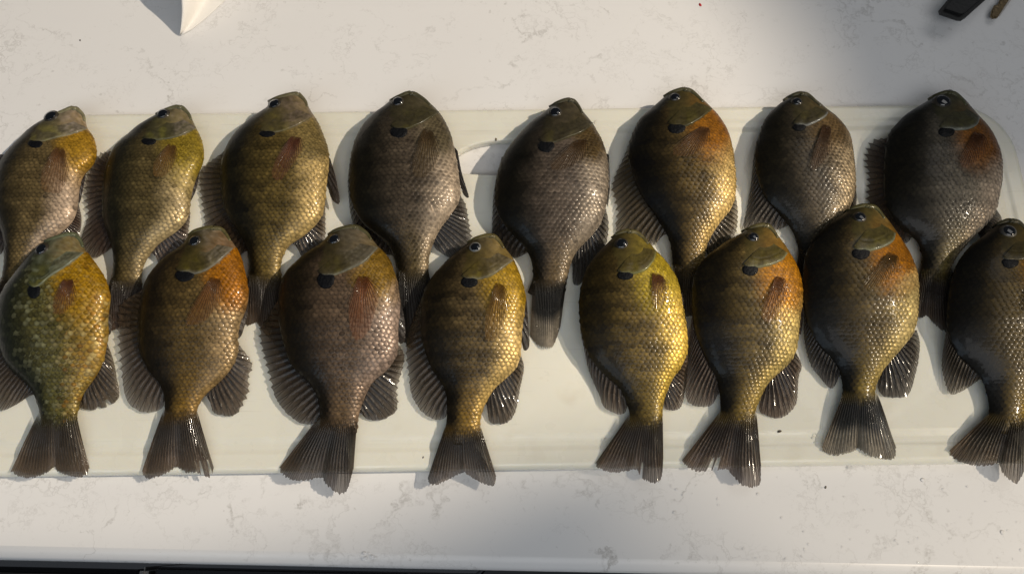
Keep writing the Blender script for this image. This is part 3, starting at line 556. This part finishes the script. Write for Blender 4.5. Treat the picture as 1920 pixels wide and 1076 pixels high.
            e1 = (e1 - nrm * e1.dot(nrm)).normalized(); e2 = nrm.cross(e1)
            film = noise.noise(Vector((px * .018, py * .018, 7)) + seed)
            rel = lerp(.10, 1.0, sm(-.7, .15, tau)) * lerp(.35, 1, sm(.12, .42, ss)) * lerp(.55, 1, sm(-.3, .15, film))
            c = color(px, py, ss, tau); g = rnd.uniform(.80, 1.2) * (1 if rnd.random() > .06 else .75)
            b0 = len(vs)
            if f.get('net'): kc, kr, kf = .62, 1.45, .8
            elif f.get('spots') and tau > .1: kc, kr, kf = .40, 1.22, 1.1
            else: kc, kr, kf = 1.42, .50, .5  # dark rims: own scale borders plus painted shade under overlapping edges
            ks = lerp(.35, 1, sm(-.6, .1, tau)) * lerp(.5, 1, sm(.1, .36, ss)) * (1 - .35 * sm(.6, .95, tau))            # weaker contrast on the dark back
            met = .04 + .34 * sm(.0, .8, tau) * lerp(.4, 1.1, sm(-.25, .3, film))
            mul = lambda m: (*tuple(q * g * (1 + (m - 1) * ks) for q in c), met)
            vs.append(p + nrm * (pit * .15 * rel) + e1 * pit * .12); cs.append(mul(kc))
            for a in range(9):
                t = R(-128 + 32 * a)
                lift = lerp(-.16, .085, (math.cos(t) + .62) / 1.62) * rel
                vs.append(p + e1 * (math.cos(t) * pit * .60) + e2 * (math.sin(t) * pit * .545) + nrm * (pit * lift))
                cs.append(mul(lerp(kf, kr, sm(-.5, .6, math.cos(t)))))
            vs.append(p - e1 * pit * .55 - nrm * pit * .17 * rel); cs.append(mul(kf))
            for a in range(8): fs.append((b0, b0 + 1 + a, b0 + 2 + a))
            fs.append((b0, b0 + 9, b0 + 10)); fs.append((b0, b0 + 10, b0 + 1))
        L = (world(0, y1, ZB) - world(0, y0, ZB)).length
        ss += pit * .74 / L; row += 1
    mesh_obj('scales', vs, fs, M_SCALE, body, cs, org=org, kind='stuff')
    # ---- gill cover with raised rear edge
    edge2 = [(ear[0] - earx * .95, ear[1] - eary * .75), (ear[0] - earx * .45, ear[1] - eary * .30), (ear[0] + earx * .35, ear[1] - eary * .28)] + [(x, y) for x, y in gill]
    ge = smooth_line([(x, y, 0) for x, y in edge2], 26)
    fx, fy = eye[0] + er * 1.6, eye[1] + er * .2
    fx = lerp(fx, gill[-1][0], .18)
    vs, fs, cs = [], [], []; NA = 20
    gec = f.get('gedge', tuple(q * 1.7 for q in H_))
    for i, g in enumerate(ge):
        for a in range(NA + 1):
            t = lerp(.30, 1.0, (a / NA))
            px, py = lerp(fx, g.x, t), lerp(fy, g.y, t)
            p, nn = cast(px, py)
            off = .0011 * sm(.30, .8, t) * (1 + .15 * math.sin(i * .7))
            if a == NA: off = -.0004; 
            c = head_color(px, py)
            c = mixc(c, mixc(D, M_, .6), .28)
            ed = sm(.86, .985, t) * sm(0, .3, i / 25)
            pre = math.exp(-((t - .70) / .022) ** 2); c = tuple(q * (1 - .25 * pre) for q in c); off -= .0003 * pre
            c = mixc(c, gec, ed * .42)
            vs.append(p + nn * off); cs.append(c)
    for i in range(25):
        for a in range(NA): fs.append((i * (NA+1) + a, i * (NA+1) + a + 1, (i+1) * (NA+1) + a + 1, (i+1) * (NA+1) + a))
    gc = mesh_obj('gill_cover', vs, fs, M_HEAD, root, cs, org=org)
    # ---- black ear flap on the gill cover
    vs, fs = [], []
    rim = mixc(D, (.3, .33, .28), .9) if f.get('mottle') else None
    ringn = 20
    p, nn = cast(*ear); vs.append(p + nn * .0011)
    for rr, off in ((.5, .00105), (.85, .0009), (1.0, .0006), (1.05, -.0003)):
        for a in range(ringn):
            t = 2 * math.pi * a / ringn; wob = 1 + .09 * noise.noise(Vector((math.cos(t) * 1.4, math.sin(t) * 1.4, fi)))
            px, py = ear[0] + math.cos(t) * earx * rr * wob, ear[1] + math.sin(t) * eary * rr * wob * (1 if math.sin(t) > 0 else .75)
            q, n2 = cast(px, py); vs.append(q + n2 * off)
    for a in range(ringn): fs.append((0, 1 + a, 1 + (a + 1) % ringn))
    for r_ in range(3):
        for a in range(ringn): fs.append((1 + r_*ringn + a, 1 + (r_+1)*ringn + a, 1 + (r_+1)*ringn + (a+1) % ringn, 1 + r_*ringn + (a+1) % ringn))
    mesh_obj('ear_flap', vs, fs, M_FLAP, gc, org=org)
    # ---- eye
    p, nn = cast(*eye)
    nn = (nn + Vector((0, -.12, .55))).normalized()
    rad = er / F * (p - CAM).length * .98
    ea = nn.orthogonal().normalized(); eb = nn.cross(ea)
    def dome(name, r_, h, base, mat, par, cols=None):
        vs, fs, cs = [p + nn * (base + h)], [], [cols(0) if cols else (1, 1, 1)]
        for q in range(1, 7):
            u = q / 6
            for a in range(24):
                t = 2 * math.pi * a / 24
                vs.append(p + (ea * math.cos(t) + eb * math.sin(t)) * r_ * u + nn * (base + h * math.sqrt(max(0, 1 - u * u)) - (h * .2 if q == 6 else 0))); cs.append(cols(u) if cols else (1, 1, 1))
        for a in range(24): fs.append((0, 1 + a, 1 + (a + 1) % 24))
        for q in range(5):
            for a in range(24): fs.append((1 + q*24 + a, 1 + (q+1)*24 + a, 1 + (q+1)*24 + (a+1) % 24, 1 + q*24 + (a+1) % 24))
        return mesh_obj(name, vs, fs, mat, par, cs, org=org)
    ir = f.get('iris', (.03, .025, .018))
    ey = dome('eye', rad, rad * .42, -rad * .10, M_HEAD, root, lambda u: mixc(ir, (.02, .016, .012), sm(.86, 1, u)))
    dome('pupil', rad * .80, rad * .34, rad * .04, M_PUPIL, ey)
    # ---- mouth: upper and lower lip round the snout tip
    yt = y0; xm = (Lf(y0) + Rf(y0)) / 2
    def tube(pts, r0, r1, vs, fs, cs, col, sides=6, flat=1.0):
        b0 = len(vs); n_ = len(pts)
        for i, q in enumerate(pts):
            d = (pts[min(i + 1, n_ - 1)] - pts[max(i - 1, 0)])
            d = d.normalized() if d.length > 1e-9 else Vector((0, 1, 0))
            u = d.cross(Vector((0, 0, 1))); u = u.normalized() if u.length > 1e-6 else Vector((1, 0, 0)); v = u.cross(d)
            r_ = lerp(r0, r1, i / (n_ - 1))
            for a in range(sides):
                t = 2 * math.pi * a / sides; vs.append(q + u * math.cos(t) * r_ + v * math.sin(t) * r_ * flat); cs.append(col(i / (n_ - 1)) if callable(col) else col)
        for i in range(n_ - 1):
            for a in range(sides): fs.append((b0 + i*sides + a, b0 + i*sides + (a+1) % sides, b0 + (i+1)*sides + (a+1) % sides, b0 + (i+1)*sides + a))
        fs.append(tuple(b0 + a for a in reversed(range(sides)))); fs.append(tuple(b0 + (n_-1)*sides + a for a in range(sides)))
    vs, fs, cs = [], [], []
    lc = tuple(q * 1.45 + .012 for q in H_)
    # upper lip follows the snout, lower jaw sits on its belly side; the mouth corner runs back under the eye
    up = [(Lf(y0 + 16), y0 + 15), (Lf(y0 + 7) + 2, y0 + 7), (xm - 2, y0 + 1.5), (xm + 5, y0 + 5)]
    lw = [(xm + 4, y0 + 3), (Rf(y0 + 4) - 1, y0 + 5), (Rf(y0 + 14) - 1, y0 + 15), (Rf(y0 + 24) - 2, y0 + 26)]
    mx_ = [(xm + 5, y0 + 6), (xm + 7, y0 + 16), (xm + 4, y0 + 27), (xm + 9, y0 + 34)]
    for line, r0, r1 in ((up, .0013, .0022), (lw, .0024, .0012)):
        pts = [cast(q.x, q.y)[0] for q in smooth_line([(x, y, 0) for x, y in line], 12)]
        tube(pts, r0, r1, vs, fs, cs, lc, 7, .8)
    mesh_obj('mouth', vs, fs, M_HEAD, root, cs, org=org)
    # ---- fins
    FC = tuple(a_ * b_ for a_, b_ in zip(f['fin'], (1.08, .90, .68)))
    def fin(name, base, outer, nray, teeth, jag, colf, fade=0, sub=4, spiny=0.0, raylen=.97, rr=.00042, alpha=(.96, .62), ripple=.0005, J=9, split=None, rc=.5):
        rg = random.Random(fi * 17 + len(name))
        N = nray * sub + 1
        bs, os_ = smooth_line(base, N), smooth_line(outer, N)
        vs, fs, cs = [], [], []
        jl = [rg.uniform(0, 1) for _ in range(N)]
        lens = []
        for i in range(N):
            fr = (i % sub) / sub; t = i / (N - 1)
            tooth = teeth * (1 - sm(.52, .66, t)) if spiny else 0
            ln = 1 - tooth * (fr ** .7 * (1 - .25 * fr) if fr else 0) - jag * jl[i] * (0.4 if fr == 0 else 1)
            if split and any(abs(t - q) < .018 for q in split): ln -= .22
            lens.append(ln)
            for j in range(J):
                u = j / (J - 1) * ln
                q = bs[i].lerp(os_[i], u)
                q.z += ripple * (1 if fr == 0 else (-.5)) * math.sin(math.pi * min(1, u * 1.2)) + .0006 * noise.noise(Vector((q.x * 90, q.y * 90, fi))) * u
                q.z = max(q.z, .0012)
                vs.append(q); c = colf(t, u); n_ = 1 + .35 * noise.noise(Vector((q.x * 160, q.y * 160, fi + 2)))
                cs.append((*[max(.002, z * n_) for z in c], lerp(alpha[0], alpha[1], sm(.1, .95, u)) * (sm(0, fade, u + .06 * noise.noise(Vector((t * 30, fi, 0)))) if fade else 1)))
        for i in range(N - 1):
            for j in range(J - 1): fs.append((i*J + j, i*J + j + 1, (i+1)*J + j + 1, (i+1)*J + j))
        fo = mesh_obj(name, vs, fs, M_FIN, root, cs, org=org)
        tv, tf, tc = [], [], []
        for i in range(0, N, sub):
            t = i / (N - 1)
            pts = [vs[i * J + j] + Vector((0, 0, .00015)) for j in range(J)]
            stiff = 1.35 if spiny and t < .55 else 1.0
            tube(pts, rr * stiff, rr * .35, tv, tf, tc, lambda u, t=t: (*(max(.002, z * rc) for z in colf(t, u)), sm(0, fade, u) if fade else 1), 5, .9)
            if not (spiny and t < .55) and i + sub < N and sub >= 4:       # branched soft ray
                h = sub // 2
                pts = [vs[i * J + j].lerp(vs[(i + h) * J + j], (j - J // 2) / (J - 1 - J // 2)) + Vector((0, 0, .00012)) for j in range(J // 2, J)]
                tube(pts, rr * .6, rr * .3, tv, tf, tc, lambda u, t=t: (*(max(.002, z * rc) for z in colf(t, .5 + u / 2)), 1), 4, .9)
        mesh_obj('fin_rays', tv, tf, M_RAY, fo, tc, org=org, kind='stuff')
        return fo
    lift = .003 if near else 0.0
    # dorsal
    db, de, do, teeth = f['dorsal']
    base, outer = [], []
    for i in range(9):
        y = lerp(oy + db / k, oy + de / k, i / 8); base.append(world(Lf(y) + 5, y, zeq(sy(y)) - .0004))
    no = len(do)
    for i, q in enumerate(do):
        x, y = P(*q); ed = sm(0, .12, i / (no - 1)) * (1 - .6 * sm(.88, 1, i / (no - 1)))
        z = lerp(zeq(min(1, max(0, sy(y)))) - .002, ZB + .0022 + lift * (1 - i / (no - 1)), ed); outer.append(world(x, y, z))
    fin('dorsal_fin', base, outer, 22, teeth, .025, lambda t, u: tuple(q * lerp(.4, .95, sm(.1, .9, u)) for q in FC), spiny=1, ripple=.0007, alpha=(.97, .74 if t_dark(FC) else .64))
    # anal
    ab, ae, ao, teeth = f['anal']
    base, outer = [], []
    for i in range(7):
        y = lerp(oy + ab / k, oy + ae / k, i / 6); base.append(world(Rf(y) - 5, y, zeq(sy(y)) - .0008))
    no = len(ao)
    for i, q in enumerate(ao):
        x, y = P(*q); outer.append(world(x, y, lerp(zeq(min(1, max(0, sy(y)))) - .002, ZB + .0022, sm(0, .15, i / (no - 1)) * (1 - .5 * sm(.85, 1, i / (no - 1))))))
    fin('anal_fin', base, outer, 16, teeth, .03, lambda t, u: tuple(q * lerp(.5, .95, sm(.1, 1, u)) for q in FC), spiny=1 if teeth > .07 else 0, ripple=.0008, alpha=(.98, .78), split=[.62] if fi == 8 else None)
    # tail
    base = [pt(.92, math.pi * (.10 + .80 * i / 6)) + Vector((0, 0, .0004)) for i in range(7)]
    to = [P(*q) for q in f['tail']]
    outer = []
    for i, q in enumerate(to): outer.append(world(*q, ZB + .0016 + .0012 * math.sin(i * 1.9 + fi)))
    pt_ = f.get('pale_tail', 0)
    dark = tuple(q * .42 for q in FC)
    def tcol(t, u):
        c = mixc(mixc(P_, dark, .45), dark, sm(.08, .3, u)); c = mixc(c, (FC[0] * .95, FC[1] * .82, FC[2] * .68), sm(.4, .95, u))
        if pt_: c = mixc(mixc(c, (.012, .012, .011), sm(.05, .25, u)), (.30, .25, .18), pt_ * sm(.56, .66, u))
        edge = min(t, 1 - t)
        return mixc(c, (.11, .055, .012), .35 * (1 - sm(0, .14, edge)) * sm(.1, .4, u))
    sp = {9: [.80, .91], 13: [.28, .34], 12: [.55]}.get(fi)
    fin('tail_fin', base, outer, 24, 0, .035, tcol, fade=.26, sub=4, ripple=.00045, rr=.00034, alpha=(1, .76), J=14, split=sp, rc=.45)
    # pelvic
    p0, p1, po = f['pelvic']
    base = [world(*P(lerp(p0[0], p1[0], i / 3) - 6, lerp(p0[1], p1[1], i / 3)), zeq(.4) - .002) for i in range(4)]
    outer = [world(*P(*q), lerp(zeq(.4) - .001, ZB + .005, i / (len(po) - 1))) for i, q in enumerate(po)]
    fin('pelvic_fin', base, outer, 6, 0, .03, lambda t, u: mixc((.012, .011, .012), tuple(q * .9 + .008 for q in FC), u * .5), ripple=.0005, alpha=(1, .95), J=6)
    # pectoral, lying on the flank
    q0, q1, qo = f['pect']
    pcx = f['pc']; N, J, sub = 43, 9, 3
    bs = smooth_line([(P(*q0)[0] + 2, P(*q0)[1] - 7, 0), (P(*q1)[0] + 2, P(*q1)[1] - 7, 0)], N); os_ = smooth_line([(*P(*q), 0) for q in qo], N)
    vs, fs, cs = [], [], []
    rg = random.Random(fi + 50)
    mp = (bs[0] + bs[-1]) / 2
    for i in range(N):
        jj = rg.uniform(0, .05)
        for j in range(J):
            u = j / (J - 1) * (1 - jj); b_ = mp.lerp(bs[i], .42); q = b_.lerp(os_[i], u)
            h, nn = cast(q.x, q.y); ra = 1 if i % sub == 0 else 0
            vs.append(h + nn * (.0004 + .0010 * sm(0, .3, u) + .00025 * ra + .0008 * u))
            cc = mixc((pcx[0] * .9, pcx[1] * .62, pcx[2] * .7), pcx, sm(.05, .35, u)); cc = tuple(z * (.7 if ra else 1.15) for z in cc)
            edge_ = sm(0, .12, min(i, N - 1 - i) / (N - 1))
            cs.append((*cc, (lerp(.52, .18, sm(.0, .85, u)) + (.10 if ra else 0)) * lerp(.2, 1, edge_) * lerp(.0, 1, sm(0, .22, u))))
    for i in range(N - 1):
        for j in range(J - 1): fs.append((i*J + j, i*J + j + 1, (i+1)*J + j + 1, (i+1)*J + j))
    pf = mesh_obj('pectoral_fin', vs, fs, M_FIN, root, cs, org=org)
    tv, tf, tc = [], [], []
    for i in range(0, N, sub):
        tube([vs[i*J + j] for j in range(J)], .00036, .00014, tv, tf, tc, lambda u: (*tuple(z * .42 for z in mixc(pcx, M_, u * .5)), sm(0, .2, u) * lerp(.9, .55, u)), 4, .8)
    mesh_obj('fin_rays', tv, tf, M_RAY, pf, tc, org=org, kind='stuff')
    return root
def t_dark(c): return sum(c) < .12
for fi, f in enumerate(FISH): build_fish(fi, f)

# ---------------------------------------------------------------- small things at the frame's edge
# curled paper towel: one corner touches the worktop, the left edge curls up
def paper():
    m = simple('white_paper', (0.84, 0.81, 0.76), 0.8, 0, 0, 0.5, 900)
    vs, fs = [], []; NU, NV = 26, 20
    tip = Vector((337, 66))
    for i in range(NU + 1):
        u = i / NU
        for j in range(NV + 1):
            v = j / NV
            # u: from the tip away from the viewer, v: from the curled left edge to the right edge lying flat
            yy = tip.y - u * 240
            xl = 337 - 4 * u * 3 + 18 * math.sin(math.pi * min(1, u * 2.2)) * (.35 if u < .45 else 0); xr = 340 + 230 * u ** .8
            x = lerp(xl, xr, v)
            h = (.062 * u ** .85) * (1 - sm(0, .62, v)) + .0012
            vs.append(world(x, yy, h) if j == 0 else world(x, yy, h))
    for i in range(NU):
        for j in range(NV): fs.append((i*(NV+1)+j, i*(NV+1)+j+1, (i+1)*(NV+1)+j+1, (i+1)*(NV+1)+j))
    o = mesh_obj('paper_towel', vs, fs, m, org=world(337, 66, 0))
    md = o.modifiers.new('thickness', 'SOLIDIFY'); md.thickness = .0004
    tag(o, 'white paper towel corner curling up off the worktop at the top left', 'paper towel')
paper()

def outline_prism(name, pts, z0, z1, mat, parent=None, bev=.0008, lift=None):
    bm = bmesh.new()
    w_ = [world(x, y, z1) for x, y in pts]
    vb = [bm.verts.new((q.x, q.y, z0)) for q in w_]; vt = [bm.verts.new((q.x, q.y, z1)) for q in w_]
    bm.faces.new(list(reversed(vb))); tf_ = bm.faces.new(vt); n_ = len(pts)
    for i in range(n_): bm.faces.new((vb[i], vb[(i+1) % n_], vt[(i+1) % n_], vt[i]))
    bmesh.ops.recalc_face_normals(bm, faces=bm.faces[:])
    bmesh.ops.bevel(bm, geom=[e for e in bm.edges if abs(e.verts[0].co.z - e.verts[1].co.z) < 1e-6], offset=bev, segments=2, affect='EDGES')
    me = bpy.data.meshes.new(name); bm.to_mesh(me); bm.free(); me.materials.append(mat)
    o = bpy.data.objects.new(name, me); COL.objects.link(o)
    if parent: o.parent = parent
    return o
st = outline_prism('key_strap', [(1766, 13), (1768, 20), (1800, 31), (1808, 32), (1816, 27), (1900, -48), (1880, -80), (1840, -75)], .013, .022, simple('black_rubber', (.006, .0065, .007), .5, 0, 0, .4, 300), bev=.003)
tag(st, 'thick black key strap end at the top right of the worktop', 'strap')
kr = empty('key', world(1875, 15, 0)); tag(kr, 'small bronze key with toothed edge beside the black strap', 'key')
KM = simple('worn_brass', (.16, .12, .07), .35, .9, 0, .4, 500)
def par(o): o.parent = kr; o.location = -kr.location
par(outline_prism('blade', [(1858, 30), (1863, 34), (1871, 33), (1876, 26), (1898, -3), (1912, -20), (1904, -27), (1888, -14), (1876, -2), (1872, 8), (1865, 10), (1860, 20)], .004, .0065, KM))
par(outline_prism('bow', [(1904, -22), (1912, -18), (1930, -20), (1945, -40), (1935, -62), (1910, -66), (1895, -48), (1896, -32)], .004, .0068, KM))
par(outline_prism('groove_highlight', [(1872, 31), (1875, 31), (1906, -14), (1903, -17)], .0064, .0070, M_STEEL, bev=.0001))

def crumb(name, px, py, z, r, col, label, cat, group=None, rough=.4):
    bm = bmesh.new(); bmesh.ops.create_icosphere(bm, subdivisions=2, radius=1)
    sd = px * .37
    for v in bm.verts:
        k_ = 1 + .45 * noise.noise(v.co * 1.3 + Vector((sd, 0, 0))); v.co = Vector((v.co.x * r * 1.3 * k_, v.co.y * r * .8 * k_, max(-.2, v.co.z) * r * .45 * k_))
    me = bpy.data.meshes.new(name); bm.to_mesh(me); bm.free(); me.materials.append(simple(name + '_stuff', col, rough))
    me.polygons.foreach_set('use_smooth', [True] * len(me.polygons))
    o = bpy.data.objects.new(name, me); COL.objects.link(o); o.location = world(px, py, z + r * .1); o.rotation_euler = (0, 0, sd)
    tag(o, label, cat, group)
crumb('red_crumb', 1313, 10, 0, .0013, (.5, .01, .015), 'tiny bright red crumb on the worktop near the top edge', 'crumb')
crumb('dirt_speck', 1461, 808, ZB, .0012, (.05, .035, .02), 'dark speck on the board right of the torn tail', 'speck')
crumb('dirt_speck', 793, 857, ZB, .0009, (.10, .08, .06), 'small dark speck on the board left of the ringed eye fish tail', 'speck')
crumb('dirt_speck', 930, 262, ZB, .0011, (.12, .09, .05), 'brown speck at the upper edge of the handle slot', 'speck')
crumb('dirt_speck', 1548, 913, 0, .0009, (.10, .085, .06), 'dark speck on the worktop below the second fish from the right', 'speck')
crumb('dirt_speck', 150, 76, 0, .0008, (.08, .07, .06), 'lone dark speck on the worktop at the upper left', 'speck')

# water droplets splashed on the worktop and board
def droplets():
    m, t, b = new_mat('water'); N = t.nodes.new
    tr = N('ShaderNodeBsdfTransparent'); gl = N('ShaderNodeBsdfGlossy'); gl.inputs['Roughness'].default_value = 0.04
    lw = N('ShaderNodeFresnel'); lw.inputs['IOR'].default_value = 1.33; mx = N('ShaderNodeMixShader')
    t.links.new(lw.outputs[0], mx.inputs[0]); t.links.new(tr.outputs[0], mx.inputs[1]); t.links.new(gl.outputs[0], mx.inputs[2])
    t.links.new(mx.outputs[0], t.nodes['Material Output'].inputs['Surface'])
    rg = random.Random(5); vs, fs = [], []
    spots = [(rg.uniform(1290, 1915), rg.uniform(890, 1055), 0, rg.uniform(.0004, .0010) * (1.6 if rg.random() < .12 else 1)) for _ in range(48)]
    spots += [(rg.gauss(697, 12), rg.gauss(1042, 5), 0, rg.uniform(.0007, .0016)) for _ in range(9)]
    spots += [(rg.gauss(1570, 60), rg.gauss(876, 3), ZB, rg.uniform(.0005, .0012)) for _ in range(14)]
    spots += [(rg.gauss(1144, 14), rg.gauss(822, 8), ZB, rg.uniform(.0005, .0012)) for _ in range(8)]
    spots += [(rg.gauss(1534, 6), rg.gauss(822, 6), ZB, rg.uniform(.0006, .0013)) for _ in range(6)]
    spots += [(rg.gauss(1265, 18), rg.gauss(938, 20), 0, rg.uniform(.0006, .0013)) for _ in range(5)]
    spots += [(1118, 228, ZB, .0013), (915, 827, ZB, .0012), (908, 838, ZB, .0009), (1462, 477, ZB, .0012), (1790, 262, ZB, .0008)]
    for px, py, z, r in spots:
        c = world(px, py, z + .0002); b0 = len(vs); vs.append(c + Vector((0, 0, r * .5)))
        st_ = rg.uniform(.8, 1.35)
        for u in (.45, .8, 1.0):
            for a in range(10):
                t_ = 2 * math.pi * a / 10; vs.append(c + Vector((math.cos(t_) * r * u * st_, math.sin(t_) * r * u / st_, r * .5 * math.sqrt(1 - u * u))))
        for a in range(10): fs.append((b0, b0 + 1 + a, b0 + 1 + (a + 1) % 10))
        for q in range(2):
            for a in range(10): fs.append((b0+1+q*10+a, b0+11+q*10+a, b0+11+q*10+(a+1) % 10, b0+1+q*10+(a+1) % 10))
    o = mesh_obj('water_droplets', vs, fs, m, kind='stuff')
    tag(o, 'scattered water droplets on the worktop and the board', 'water')
droplets()
